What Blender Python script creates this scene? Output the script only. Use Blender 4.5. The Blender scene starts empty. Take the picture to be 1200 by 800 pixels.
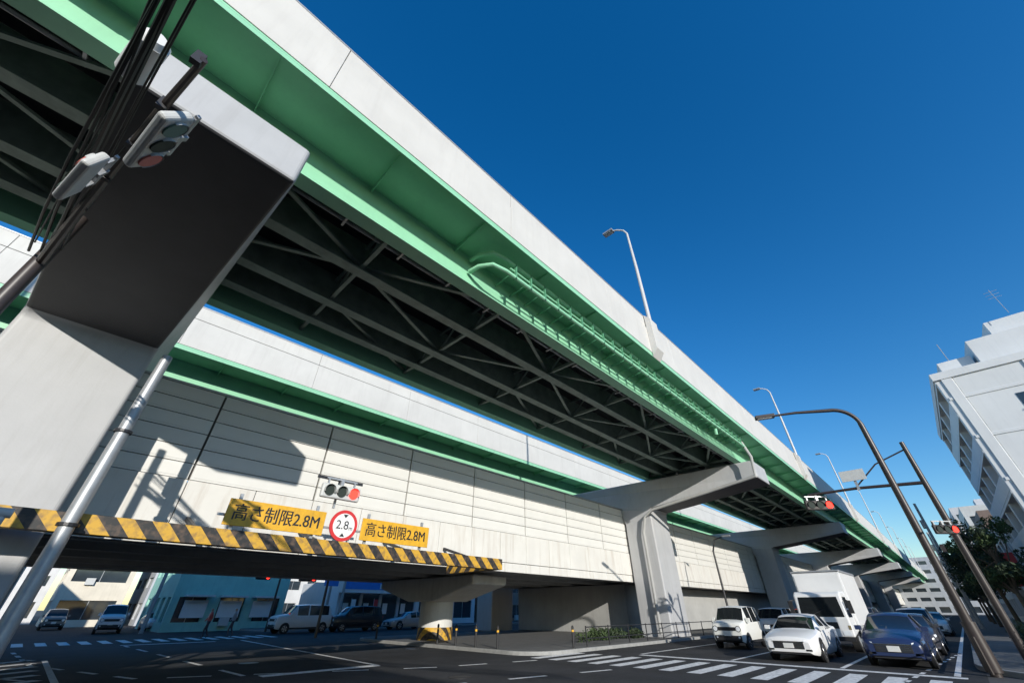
import bpy, math, random
from mathutils import Vector, Matrix
random.seed(7)
R=math.radians
# World frame: x = along the expressway, y = across it (left of camera), z = up. metres.
scene=bpy.context.scene
# ------------------------------------------------------------------ materials
_m={}
def mat(name,col,rough=.6,metal=0.,var=.12,scale=1.5,bump=0.,streak=False,bscale=30.,emit=0.,spec=None,dirt=0.,dirtcol=(.12,.08,.05)):
    if name in _m: return _m[name]
    m=bpy.data.materials.new(name); m.use_nodes=True; nt=m.node_tree; N=nt.nodes; L=nt.links
    b=N['Principled BSDF']; b.inputs['Roughness'].default_value=rough; b.inputs['Metallic'].default_value=metal
    if spec is not None: b.inputs['Specular IOR Level'].default_value=spec
    tc=N.new('ShaderNodeTexCoord'); mp=N.new('ShaderNodeMapping'); L.new(tc.outputs['Object'],mp.inputs['Vector'])
    if streak: mp.inputs['Scale'].default_value=(1,1,.12)
    nz=N.new('ShaderNodeTexNoise'); nz.inputs['Scale'].default_value=scale; nz.inputs['Detail'].default_value=6; nz.inputs['Roughness'].default_value=.6
    L.new(mp.outputs[0],nz.inputs['Vector'])
    rp=N.new('ShaderNodeValToRGB'); rp.color_ramp.elements[0].position=.3; rp.color_ramp.elements[1].position=.7
    c0=[max(0,c*(1-var)) for c in col]; c1=[min(1,c*(1+var)) for c in col]
    rp.color_ramp.elements[0].color=(*c0,1); rp.color_ramp.elements[1].color=(*c1,1)
    L.new(nz.outputs['Fac'],rp.inputs['Fac']); out=rp.outputs['Color']
    if dirt>0:
        mp2=N.new('ShaderNodeMapping'); mp2.inputs['Scale'].default_value=(1.6,1.6,.13); L.new(tc.outputs['Object'],mp2.inputs['Vector'])
        n2=N.new('ShaderNodeTexNoise'); n2.inputs['Scale'].default_value=2.3; n2.inputs['Detail'].default_value=8; n2.inputs['Roughness'].default_value=.7
        L.new(mp2.outputs[0],n2.inputs['Vector'])
        r2=N.new('ShaderNodeValToRGB'); r2.color_ramp.elements[0].position=.5; r2.color_ramp.elements[1].position=.78
        r2.color_ramp.elements[0].color=(0,0,0,1); r2.color_ramp.elements[1].color=(dirt,dirt,dirt,1)
        L.new(n2.outputs['Fac'],r2.inputs['Fac'])
        mx=N.new('ShaderNodeMixRGB'); mx.inputs[2].default_value=(*dirtcol,1)
        L.new(r2.outputs['Color'],mx.inputs[0]); L.new(out,mx.inputs[1]); out=mx.outputs[0]
    L.new(out,b.inputs['Base Color'])
    if bump>0:
        n3=N.new('ShaderNodeTexNoise'); n3.inputs['Scale'].default_value=bscale; n3.inputs['Detail'].default_value=4
        L.new(tc.outputs['Object'],n3.inputs['Vector'])
        bp=N.new('ShaderNodeBump'); bp.inputs['Strength'].default_value=bump; bp.inputs['Distance'].default_value=.02
        L.new(n3.outputs['Fac'],bp.inputs['Height']); L.new(bp.outputs[0],b.inputs['Normal'])
    if emit>0:
        b.inputs['Emission Color'].default_value=(*col,1); b.inputs['Emission Strength'].default_value=emit
    _m[name]=m; return m
def stripemat():
    m=bpy.data.materials.new('hazard_stripe'); m.use_nodes=True; nt=m.node_tree; N=nt.nodes; L=nt.links; b=N['Principled BSDF']
    tc=N.new('ShaderNodeTexCoord'); sp=N.new('ShaderNodeSeparateXYZ'); L.new(tc.outputs['Object'],sp.inputs[0])
    a=N.new('ShaderNodeMath'); a.operation='ADD'; L.new(sp.outputs[0],a.inputs[0]); L.new(sp.outputs[2],a.inputs[1])
    a2=N.new('ShaderNodeMath'); a2.operation='ADD'; L.new(a.outputs[0],a2.inputs[0]); L.new(sp.outputs[1],a2.inputs[1])
    d=N.new('ShaderNodeMath'); d.operation='MULTIPLY'; d.inputs[1].default_value=1.55; L.new(a2.outputs[0],d.inputs[0])
    f=N.new('ShaderNodeMath'); f.operation='FRACT'; L.new(d.outputs[0],f.inputs[0])
    g=N.new('ShaderNodeMath'); g.operation='GREATER_THAN'; g.inputs[1].default_value=.5; L.new(f.outputs[0],g.inputs[0])
    nz=N.new('ShaderNodeTexNoise'); nz.inputs['Scale'].default_value=7; nz.inputs['Detail'].default_value=6; L.new(tc.outputs['Object'],nz.inputs['Vector'])
    mx=N.new('ShaderNodeMixRGB'); mx.inputs[1].default_value=(.56,.32,.03,1); mx.inputs[2].default_value=(.02,.02,.02,1); L.new(g.outputs[0],mx.inputs[0])
    m2=N.new('ShaderNodeMixRGB'); m2.inputs[2].default_value=(.14,.09,.06,1)
    r=N.new('ShaderNodeValToRGB'); r.color_ramp.elements[0].position=.45; r.color_ramp.elements[1].position=.7; r.color_ramp.elements[1].color=(.75,.75,.75,1)
    L.new(nz.outputs['Fac'],r.inputs['Fac']); L.new(r.outputs[0],m2.inputs[0]); L.new(mx.outputs[0],m2.inputs[1]); L.new(m2.outputs[0],b.inputs['Base Color'])
    b.inputs['Roughness'].default_value=.55
    return m
STRIPE=stripemat()
ASPH=mat('asphalt',(.028,.029,.032),.88,var=.4,scale=.6,bump=.5,bscale=60,spec=.3,dirt=.6,dirtcol=(.048,.048,.048))
GROUND=mat('ground_mat',(.055,.055,.057),.9,var=.25,scale=.3)
PAVE=mat('paving',(.11,.11,.108),.85,var=.2,scale=2,bump=.3)
KERB=mat('kerb_stone',(.28,.28,.27),.8,var=.15,scale=4)
PAINT=mat('road_paint',(.70,.70,.69),.7,var=.28,scale=9,dirt=.55,dirtcol=(.12,.12,.12))
CONC=mat('concrete',(.36,.36,.35),.75,var=.10,scale=.8,bump=.15,bscale=14,dirt=.35,dirtcol=(.2,.19,.18))
CONCL=mat('pier_concrete',(.40,.405,.415),.55,var=.07,scale=.7,bump=.12,bscale=18,dirt=.35,dirtcol=(.27,.26,.25))
SHADE=mat('painted_shade_concrete',(.055,.055,.06),.6,var=.15,scale=.7,bump=.12,bscale=18)  # darkened pier concrete: deep shade under the cap put into the colour
BARR=mat('barrier_paint',(.54,.53,.505),.6,var=.06,scale=.7,dirt=.25,dirtcol=(.34,.32,.3))
FASC=mat('fascia_panel',(.62,.61,.58),.6,var=.06,scale=.8,dirt=.5,dirtcol=(.32,.24,.17))
NOISEW=mat('noise_wall_panel',(.64,.635,.61),.5,var=.03,scale=1.1)
JOINT=mat('joint_filler',(.08,.077,.07),.8)
GREEN=mat('green_steel_paint',(.27,.58,.38),.42,var=.06,scale=1.2,dirt=.2,dirtcol=(.17,.34,.24))
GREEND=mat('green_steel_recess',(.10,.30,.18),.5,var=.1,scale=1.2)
GSTEEL=mat('underdeck_steel',(.20,.26,.22),.55,var=.25,scale=2)
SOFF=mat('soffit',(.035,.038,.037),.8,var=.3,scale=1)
DARK=mat('dark_metal',(.03,.03,.033),.45,metal=.3,var=.2)
GALV=mat('galvanised_steel',(.38,.39,.40),.45,metal=.5,var=.12,scale=5)
BROWN=mat('brown_pole_paint',(.045,.035,.032),.4,var=.15,scale=6)
WPOLE=mat('pale_pole',(.5,.5,.5),.5,var=.08)
SIGH=mat('signal_housing',(.5,.51,.5),.5,var=.08,scale=6)
YEL=mat('sign_yellow',(.66,.36,.02),.5,var=.14,scale=6,dirt=.5,dirtcol=(.3,.17,.04))
BLK=mat('sign_black',(.015,.015,.015),.5)
WHT=mat('sign_white',(.72,.72,.71),.45,var=.04)
RED=mat('sign_red',(.55,.03,.03),.45,var=.06)
REDL=mat('red_lamp',(1,.03,.02),.7,emit=4,spec=.1)
LENSD=mat('dark_lens',(.05,.06,.05),.7,spec=.2); LENSG=mat('green_lens',(.16,.24,.21),.7,spec=.2); LENSY=mat('amber_lens',(.25,.2,.1),.5); LENSR=mat('red_lens',(.6,.2,.17),.7,spec=.2)
LENSB=mat('unlit_lens',(.03,.04,.035),.7,spec=.2)
GLASS=mat('window_glass',(.03,.04,.05),.08,var=.3,scale=.4,spec=.8)
CGLASS=mat('car_glass',(.015,.018,.02),.05,spec=.8)
TYRE=mat('tyre',(.02,.02,.02),.85); RIM=mat('rim',(.45,.45,.46),.3,metal=.8); CHROME=mat('chrome',(.6,.6,.6),.15,metal=1)
HEADL=mat('headlamp',(.75,.78,.8),.12,spec=.8); TAILL=mat('tail_lamp',(.4,.02,.02),.2)
BLKPL=mat('black_plastic',(.02,.02,.022),.6)
PLATE=mat('number_plate',(.65,.65,.62),.5)
FOL=mat('foliage',(.045,.075,.022),.7,var=.5,scale=1.6); FOLD=mat('foliage_dark',(.03,.05,.02),.7,var=.5,scale=1.6); BARK=mat('bark',(.09,.07,.05),.9,var=.3,bump=.6)
# ------------------------------------------------------------------ mesh builder
def empty(name,loc=(0,0,0)):
    e=bpy.data.objects.new(name,None); e.empty_display_size=.3; scene.collection.objects.link(e); e.location=loc; return e
class MB:
    def __init__(s): s.v=[];s.f=[];s.mi=[];s.mats=[]
    def _mi(s,m):
        if m not in s.mats: s.mats.append(m)
        return s.mats.index(m)
    def add(s,vs,fs,m):
        o=len(s.v); s.v+= [tuple(v) for v in vs]; k=s._mi(m)
        for f in fs: s.f.append([i+o for i in f]); s.mi.append(k)
    def box(s,x0,x1,y0,y1,z0,z1,m,M=None):
        vs=[Vector(p) for p in [(x0,y0,z0),(x1,y0,z0),(x1,y1,z0),(x0,y1,z0),(x0,y0,z1),(x1,y0,z1),(x1,y1,z1),(x0,y1,z1)]]
        if M: vs=[M@v for v in vs]
        s.add(vs,[(0,3,2,1),(4,5,6,7),(0,1,5,4),(1,2,6,5),(2,3,7,6),(3,0,4,7)],m)
    def beam(s,p0,p1,w,h,m):
        p0=Vector(p0);p1=Vector(p1);d=(p1-p0).normalized(); up=Vector((0,0,1)) if abs(d.z)<.95 else Vector((1,0,0))
        a=d.cross(up).normalized(); b=a.cross(d).normalized(); vs=[]
        for p in (p0,p1):
            for i,j in ((-1,-1),(1,-1),(1,1),(-1,1)): vs.append(p+a*i*w/2+b*j*h/2)
        s.add(vs,[(3,2,1,0),(4,5,6,7),(0,1,5,4),(1,2,6,5),(2,3,7,6),(3,0,4,7)],m)
    def cyl(s,p0,p1,r0,r1,m,n=16,caps=True):
        p0=Vector(p0);p1=Vector(p1);d=(p1-p0).normalized(); up=Vector((0,0,1)) if abs(d.z)<.95 else Vector((1,0,0))
        a=d.cross(up).normalized(); b=a.cross(d).normalized(); vs=[]
        for p,r in ((p0,r0),(p1,r1)):
            for i in range(n):
                t=2*math.pi*i/n; vs.append(p+a*math.cos(t)*r+b*math.sin(t)*r)
        fs=[(i,(i+1)%n,n+(i+1)%n,n+i) for i in range(n)]
        if caps: fs+= [tuple(range(n))[::-1],tuple(range(n,2*n))]
        s.add(vs,fs,m)
    def tube(s,pts,r,m,n=10):
        pts=[Vector(p) for p in pts]; rs=r if isinstance(r,(list,tuple)) else [r]*len(pts)
        vs=[];A=None
        for i,p in enumerate(pts):
            d=(pts[min(i+1,len(pts)-1)]-pts[max(i-1,0)]).normalized()
            if A is None:
                up=Vector((0,0,1)) if abs(d.z)<.9 else Vector((1,0,0)); A=d.cross(up).normalized()
            A=(A-d*A.dot(d)).normalized(); B=d.cross(A)
            for k in range(n):
                t=2*math.pi*k/n; vs.append(p+A*math.cos(t)*rs[i]+B*math.sin(t)*rs[i])
        fs=[]
        for i in range(len(pts)-1):
            for k in range(n): fs.append((i*n+k,i*n+(k+1)%n,(i+1)*n+(k+1)%n,(i+1)*n+k))
        fs+= [tuple(range(n)),tuple(range((len(pts)-1)*n,len(pts)*n))]
        s.add(vs,fs,m)
    def prism_x(s,poly,x0,x1,m,shear=None,side={}):   # poly in (y,z)
        n=len(poly); f=shear or (lambda y:0)
        vs=[(x0+f(y),y,z) for y,z in poly]+[(x1+f(y),y,z) for y,z in poly]
        o=len(s.v); s.v+=vs
        def ff(fc,mm): s.f.append([i+o for i in fc]); s.mi.append(s._mi(mm))
        ff(tuple(range(n)),m); ff(tuple(range(n,2*n))[::-1],m)
        for i in range(n): ff((i,n+i,n+(i+1)%n,(i+1)%n),side.get(i,m))
    def build(s,name,parent=None,bevel=0,seg=2,smooth=False,loc=(0,0,0),rotz=0):
        me=bpy.data.meshes.new(name); me.from_pydata(s.v,[],s.f)
        for m in s.mats: me.materials.append(m)
        me.polygons.foreach_set('material_index',s.mi)
        o=bpy.data.objects.new(name,me); scene.collection.objects.link(o)
        import bmesh
        bm=bmesh.new(); bm.from_mesh(me); bmesh.ops.recalc_face_normals(bm,faces=bm.faces); bm.to_mesh(me); bm.free()
        o.location=loc; o.rotation_euler=(0,0,rotz)
        if parent: o.parent=parent
        if bevel>0:
            b=o.modifiers.new('bevel','BEVEL'); b.width=bevel; b.segments=seg; b.limit_method='ANGLE'; b.angle_limit=R(35)
        if smooth:
            for p in me.polygons: p.use_smooth=True
            try:
                w=o.modifiers.new('wn','WEIGHTED_NORMAL'); w.keep_sharp=True
                me.set_sharp_from_angle(angle=R(35))
            except Exception: pass
        return o
def text(s,name,parent,loc,size,m,rot=(R(90),0,0),ext=.002,sx=1.0):
    c=bpy.data.curves.new(name,'FONT'); c.body=s; c.size=size; c.align_x='CENTER'; c.align_y='CENTER'; c.extrude=ext
    o=bpy.data.objects.new(name,c); scene.collection.objects.link(o); o.location=loc; o.rotation_euler=rot; o.scale=(sx,1,1); c.materials.append(m)
    if parent: o.parent=parent
    return o
# ------------------------------------------------------------------ ground
g=MB(); g.add([(-1500,-1500,0),(1500,-1500,0),(1500,1500,0),(-1500,1500,0)],[(0,1,2,3)],GROUND); g.build('ground')
rd=MB()
for a,b,c,d in ((-200,400,.3,44),(-4,14,-80,.3),(-4,14,44,200)):
    rd.add([(a,c,.004),(b,c,.004),(b,d,.004),(a,d,.004)],[(0,1,2,3)],ASPH)
rd.build('road')
def arcpoly(x0,x1,y0,y1,r,corners):
    out=[]
    for idx,(cx,cy,a0) in enumerate(((x0+r,y0+r,180),(x1-r,y0+r,270),(x1-r,y1-r,0),(x0+r,y1-r,90))):
        if corners[idx]:
            for k in range(9): a=R(a0+90*k/8); out.append((cx+r*math.cos(a),cy+r*math.sin(a)))
        else: out.append(((x0,y0),(x1,y0),(x1,y1),(x0,y1))[idx])
    return out
def pavement(name,x0,x1,y0,y1,r,corners,h=.14):
    e=empty(name); P=arcpoly(x0,x1,y0,y1,r,corners); n=len(P)
    k=MB(); k.add([(x,y,.002) for x,y in P]+[(x,y,h) for x,y in P],[tuple(range(n,2*n))]+[(i,(i+1)%n,n+(i+1)%n,n+i) for i in range(n)],KERB); k.build('kerb',e,bevel=.02)
    Q=arcpoly(x0+.16,x1-.16,y0+.16,y1-.16,max(r-.16,.1),corners)
    q=MB(); q.add([(x,y,h+.004) for x,y in Q],[tuple(range(len(Q)))],PAVE); q.build('paving',e)
pavement('pavement',15.3,400,13.4,29,1.6,(1,0,0,1))
pavement('pavement',-200,-3.2,12,30,1.2,(0,1,1,0))
pavement('pavement',18.8,400,-30,.5,4,(0,0,0,1))
pavement('pavement',-200,-5,-60,.3,4,(0,0,1,0))
pavement('pavement',15,400,44,120,4,(1,0,0,0))
pavement('pavement',-200,-5,44,120,4,(0,1,0,0))
mk=MB()
def rect(x0,x1,y0,y1,z=.009): mk.add([(x0,y0,z),(x1,y0,z),(x1,y1,z),(x0,y1,z)],[(0,1,2,3)],PAINT)
def line(p,q,w,z=.009):
    p=Vector((*p,z));q=Vector((*q,z));d=(q-p).normalized();n=Vector((-d.y,d.x,0))*w/2; mk.add([p-n,q-n,q+n,p+n],[(0,1,2,3)],PAINT)
def dashes(pts,w,on,off):
    P=[Vector(p) for p in pts]
    for a,b in zip(P[:-1],P[1:]):
        L=(b-a).length; u=(b-a)/L; t=0
        while t<L:
            line(a+u*t,a+u*min(t+on,L),w); t+=on+off
y=1.0
while y<13:
    rect(15.0,18.2,y,y+.45); y+=.92
rect(19.0,19.4,.7,10.8)
for yy in (3.7,7.2): 
    rect(19.6,45,yy-.07,yy+.07)
    dashes([(48,yy),(200,yy)],.14,5,5)
rect(19.6,200,10.9,11.05); rect(19.6,200,.85,1.0)
x=-3.2
while x<13.5:
    rect(x,x+.45,36,39.5); x+=.9
rect(5.6,9.4,15.3,15.75); line((9.4,15.5),(10.5,34),.16); rect(4.5,9,33.5,33.9)
dashes([(5.3,16),(4.6,33)],.15,2,2)
dashes([(14,9),(8,10.5),(3,14.5),(0,21),(-1.5,29)],.15,1.3,1.3)
dashes([(13.6,5.2),(7,6.5),(0.5,11),(-1.9,17)],.15,1.3,1.3)
dashes([(14.5,12.6),(10.5,13.6),(3,17.5),(1.0,24),(.5,32)],.15,1.1,1.1)
dashes([(16,2),(30,.9)],.12,.5,.7)
for k in range(7): line((-1.6+.1*k,16+1.5*k),(1.1,17.6+1.5*k),.4)
line((1.4,15.2),(1.4,26),.16); line((-1.8,15.2),(-.6,27),.16); line((-1.8,15.2),(1.4,15.2),.16)
mk.build('road_marking')
s=empty('manhole_cover'); q=MB()
for x,y in ((9.5,11.2),(14.2,20.5),(6.5,19.5)): q.cyl((x,y,.0045),(x,y,.012),.33,.33,DARK,28)
q.build('covers',s)
# ------------------------------------------------------------------ main steel viaducts
S0,S1=-90,260
def deck(name,t0,lamps=True,width=10.2,top=13.6):
    e=empty(name); tr=t0+width
    b=MB()
    x=S0
    while x<S1:
        b.box(x+.006,x+5.994,t0,t0+.26,11.46,12.90,BARR); b.box(x+.008,x+5.992,t0+.03,t0+.20,12.94,top,BARR)
        b.box(x+.012,x+5.988,tr-.26,tr,11.46,12.4,BARR)
        x+=6
    b.box(S0,S1,t0+.05,t0+.19,11.5,13.5,JOINT)
    b.box(S0,S1,t0+.02,t0+.23,top,top+.07,GALV)
    b.build('barrier',e,bevel=.008,seg=1)
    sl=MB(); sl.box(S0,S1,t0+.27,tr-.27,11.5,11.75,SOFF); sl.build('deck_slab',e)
    rp=MB(); rp.box(S0,S1,t0+.27,tr-.27,11.752,11.82,ASPH); rp.build('carriageway',e)
    gr=MB()
    w0=t0+1.6
    for side,(w,dr) in enumerate(((w0,1),(tr-1.9,-1))):
        gr.box(S0,S1,w,w+.03,10.14,11.46,GREEN)
        gr.box(S0,S1,w-.14,w+.30,10.08,10.135,GREEN)
        gr.box(S0,S1,w-.10,w+.16,11.40,11.455,GREEN)
    ol0,ol1=t0+.02,w0-.11
    gr.box(S0,S1,ol0,ol1,11.38,11.45,GREEN)
    gr.box(S0,S1,ol0,ol0+.06,11.24,11.375,GREEN)
    gr.box(S0,S1,tr-1.7,tr-.02,11.38,11.45,GREEN)
    x=S0+2
    while x<S1:
        gr.prism_x([(w0-.004,11.37),(ol0+.07,11.37),(ol0+.07,11.34),(w0-.004,11.16)],x,x+.02,GREEN)
        if int(x/3)%4==0: gr.box(x-2.2,x-1.9,w0-.014,w0-.002,10.2,11.35,GREEN)
        x+=3
    gr.build('edge_girder',e)
    ig=MB()
    ts=[w0+2.1,w0+4.2,w0+5.6]
    for t in ts:
        ig.box(S0,S1,t,t+.03,10.3,11.48,GSTEEL); ig.box(S0,S1,t-.17,t+.2,10.24,10.295,GSTEEL)
    cols=[w0+.05]+ts+[tr-1.9]
    x=S0+1; k=0
    while x<S1-5:
        ig.beam((x,cols[0],10.42),(x,cols[-1],10.42),.12,.12,GSTEEL)
        ig.beam((x,cols[0],11.3),(x,cols[-1],11.3),.1,.1,GSTEEL)
        for a,c in zip(cols[:-1],cols[1:]):
            m_=(a+c)/2
            ig.beam((x+.06,a,10.45),(x+.06,m_,11.25),.07,.07,GSTEEL); ig.beam((x+.06,c,10.45),(x+.06,m_,11.25),.07,.07,GSTEEL)
        if k%2==0:
            ig.beam((x,cols[1],10.46),(x+4.6,cols[2],10.46),.12,.08,GSTEEL); ig.beam((x+4.6,cols[2],10.46),(x+9.2,cols[1],10.46),.12,.08,GSTEEL)
            ig.beam((x+4.6,cols[0],10.5),(x,cols[1],10.5),.12,.08,GSTEEL); ig.beam((x+4.6,cols[0],10.5),(x+9.2,cols[1],10.5),.12,.08,GSTEEL)
            ig.beam((x,cols[2]+.1,10.52),(x+4.6,cols[-1],10.52),.12,.08,GSTEEL)
        x+=4.6;k+=1
    for j,tt in enumerate((w0+.55,w0+.72,w0+.9)):
        ig.cyl((S0,tt,10.62),(S1,tt,10.62),.05,.05,GALV,8)
    x=S0
    while x<S1:
        ig.box(x,x+.06,w0+.42,w0+1.02,10.5,10.56,GALV); ig.box(x,x+.05,w0+.42,w0+.46,10.56,11.4,GSTEEL); x+=1.8
    ig.build('under_deck_steelwork',e)
    return e
dk=deck('elevated_expressway',5.8)
deck('elevated_expressway',20.8)
def vlamp(x,t):
    e=empty('street_lamp'); b=MB()
    b.prism_x([(t-.28,11.6),(t-.28,13.3),(t-.02,13.62),(t-.003,13.62),(t-.003,11.2)],x-.35,x+.35,BARR); b.build('pedestal',e,bevel=.03)
    p=MB(); p.tube([(x,t-.12,13.3),(x,t-.12,17),(x-.05,t-.1,19.9),(x-.12,t+.05,20.25),(x-.25,t+.35,20.42),(x-.35,t+.6,20.46)],[.10,.085,.06,.05,.045,.045],WPOLE); p.build('pole',e,smooth=True)
    h=MB(); h.box(-.18,.18,0,.62,-.05,.08,GALV); h.box(-.14,.14,.08,.55,-.075,-.052,HEADL); o=h.build('lantern',e,bevel=.05); o.location=(x-.38,t+.55,20.46)
for k in range(-2,8): vlamp(15.8+28.3*k,5.8)
e=empty('pipe_rack'); b=MB()
for z in (10.62,11.14):
    b.tube([(5.6,7.3,z),(5.65,6.9,z),(5.9,6.52,z),(6.4,6.42,z),(29.2,6.42,z),(29.6,6.5,z),(29.8,7.0,z)],.075,GREEN)
x=6.8
while x<29: b.box(x,x+.05,6.34,6.50,10.56,11.2,GREEND); b.box(x,x+.05,6.5,7.39,10.86,10.9,GREEND); x+=.75
b.cyl((6.6,6.42,10.88),(28.8,6.42,10.88),.035,.035,GREEN,8)
b.build('pipes',e,smooth=True)
e=empty('drain_pipe'); b=MB()
b.tube([(24.4,7.1,11.35),(24.4,6.7,11.2),(24.4,6.55,10.6),(24.5,6.6,10.2)],.09,GREEN)
b.tube([(29.3,6.9,11.3),(29.2,6.5,10.9),(29.3,6.25,9.9),(29.35,6.4,8.7),(29.3,9.5,8.25),(28.95,13.6,7.6),(28.95,14.3,7.2),(28.95,14.6,6.2),(28.95,14.6,.3)],.10,CONC)
b.build('pipe',e,smooth=True)
# ------------------------------------------------------------------ piers
def pier(off):
    e=empty('bridge_pier'); b=MB()
    sh=lambda y:-(min(y,18)-6.4)*.085
    poly=[(6.4,9.9),(6.4,8.75),(13.85,7.80),(14,7.66),(14,.02),(16.1,.02),(16.1,6.9),(16.4,7.6),(17.4,7.9),(29,7.9),(30.3,7.2),(30.4,.02),(32.4,.02),(32.4,9.9)]
    b.prism_x(poly,off-2.4,off+.32,CONCL,sh,{1:SHADE})  # sloping cap underside alone gets the painted-in shade colour
    b.build('portal_frame',e,bevel=.12,seg=4,smooth=False)
    c=MB()
    for t in (7.4,9.5,11.6,13.0,22.4,24.5,26.6,28.1):
        c.box(off-1.5+sh(t),off-.8+sh(t),t-.3,t+.35,9.902,10.07,DARK)
    c.build('bearings',e)
    return e
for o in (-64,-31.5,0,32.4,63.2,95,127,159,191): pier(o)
# ------------------------------------------------------------------ lower expressway
e=empty('low_level_expressway')
LT=16.2
LS=-90
b=MB()
x=LS
while x<S1:
    b.box(x+.012,x+1.988,LT,LT+.12,3.62,5.0,FASC); b.box(x+.012,x+1.988,LT+.04,LT+.16,3.2,3.6,FASC); x+=2
b.box(LS,S1,LT+.13,LT+.2,3.25,4.95,JOINT); b.build('fascia',e,bevel=.01,seg=1)
n=MB(); x=LS
while x<S1:
    for k in range(6):
        n.box(x+.035,x+3.965,LT+.06,LT+.15,5.03+k*.49,5.03+k*.49+.462,NOISEW)
        n.box(x+.12,x+3.88,LT+.048,LT+.0585,5.03+k*.49+.06,5.03+k*.49+.40,NOISEW)
    x+=4
n.box(LS,S1,LT+.152,LT+.17,5.003,7.95,JOINT)
n.box(LS,S1,LT+.04,LT+.17,7.96,8.04,GALV)
n.build('noise_wall',e)
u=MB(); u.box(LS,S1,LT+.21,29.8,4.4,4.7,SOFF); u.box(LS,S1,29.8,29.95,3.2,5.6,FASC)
for t in (17.2,20.2,23.2,26.2,28.8): u.box(LS,S1,t-.25,t+.25,3.22,4.398,CONC)
x=LS
while x<S1: u.box(x,x+.3,LT+.22,29.7,3.6,4.39,CONC); x+=7.3
u.build('girders',e)
PALE=mat('pale_concrete',(.55,.55,.53),.7,var=.1,scale=1.2,dirt=.4,dirtcol=(.3,.28,.25))
def lowpier(x):
    e=empty('bridge_pier'); b=MB()
    b.prism_x([(18.6,3.2),(18.6,2.75),(22,2.0),(24.6,2.0),(28,2.75),(28,3.2)],x-1.3,x+1.3,PALE); b.build('hammerhead',e,bevel=.08)
    c=MB(); c.cyl((x,23.3,.1),(x,23.3,2.02),1.0,1.0,PALE,28); c.build('column',e,smooth=True)
    c=MB(); c.cyl((x,23.3,.15),(x,23.3,.75),1.03,1.03,STRIPE,28); c.build('impact_guard',e,smooth=True)
for x in (-44,-14,17.6): lowpier(x)
b=MB(); b.box(31,S1,18,29,.15,3.19,CONC); b.build('retaining_wall',bevel=.03)
# ------------------------------------------------------------------ height limit gantry
e=empty('height_limit_gantry'); b=MB()
b.box(-1.4,12.8,12.85,13.15,2.92,3.30,STRIPE); b.box(-1.4,-1.1,13.16,16.1,2.92,3.30,STRIPE); b.box(12.5,12.8,13.16,16.1,2.92,3.26,STRIPE)
b.build('striped_beam',e,bevel=.01)
c=MB()
for x in (-.9,2.4,5.8,9.2,12.3): c.beam((x,13.16,3.1),(x,16.15,3.9),.1,.1,DARK)
for x in (2.9,5.0,6.7,8.8,5.85): c.box(x-.04,x+.04,12.96,13.02,3.3,4.2,GALV)
c.box(2.5,9.1,12.97,13.02,3.62,3.68,GALV)
c.build('frame',e)
def board(x0,x1):
    s=empty('height_limit_sign'); q=MB(); q.box(x0,x1,12.86,12.9,3.40,4.04,YEL); q.build('panel',s,bevel=.01)
    for dx in (-.006,0,.006):
        text('高さ制限2.8M','lettering',s,((x0+x1)/2+dx,12.855+abs(dx)*.05,3.705),.44,BLK,sx=(x1-x0)/2.95)
board(2.65,5.25); board(6.45,9.05)
s=empty('height_limit_round_sign'); q=MB()
q.cyl((5.85,12.84,3.74),(5.85,12.88,3.74),.44,.44,RED,40); q.cyl((5.85,12.833,3.74),(5.85,12.839,3.74),.345,.345,WHT,40)
q.add([(5.77,12.829,4.05),(5.93,12.829,4.05),(5.85,12.829,3.95)],[(0,1,2)],BLK); q.add([(5.77,12.829,3.43),(5.93,12.829,3.43),(5.85,12.829,3.53)],[(0,1,2)],BLK)
q.build('disc',s); text('2.8','lettering',s,(5.80,12.828,3.74),.34,BLK); text('m','lettering_unit',s,(6.08,12.828,3.68),.17,BLK)
s=empty('utility_pole'); q=MB(); q.tube([(-.05,12.6,0),(-.05,12.6,4),(-.05,12.6,7.1)],[.15,.13,.11],GALV,16); q.build('pole',s,smooth=True)
q=MB(); q.box(-.16,.06,12.72,12.95,5.6,6.1,GALV); q.cyl((-.05,12.6,5.0),(-.05,12.6,5.06),.17,.17,DARK); q.cyl((-.05,12.6,3.0),(-.05,12.6,3.06),.18,.18,DARK); q.build('fittings',s)
s=empty('marker_pole'); q=MB(); q.cyl((-.9,11.5,0),(-.9,11.5,3.0),.05,.05,WPOLE); q.cyl((-1.0,11.5,3),(-.8,11.5,3.0),.08,.08,WPOLE); q.build('post',s)
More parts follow.
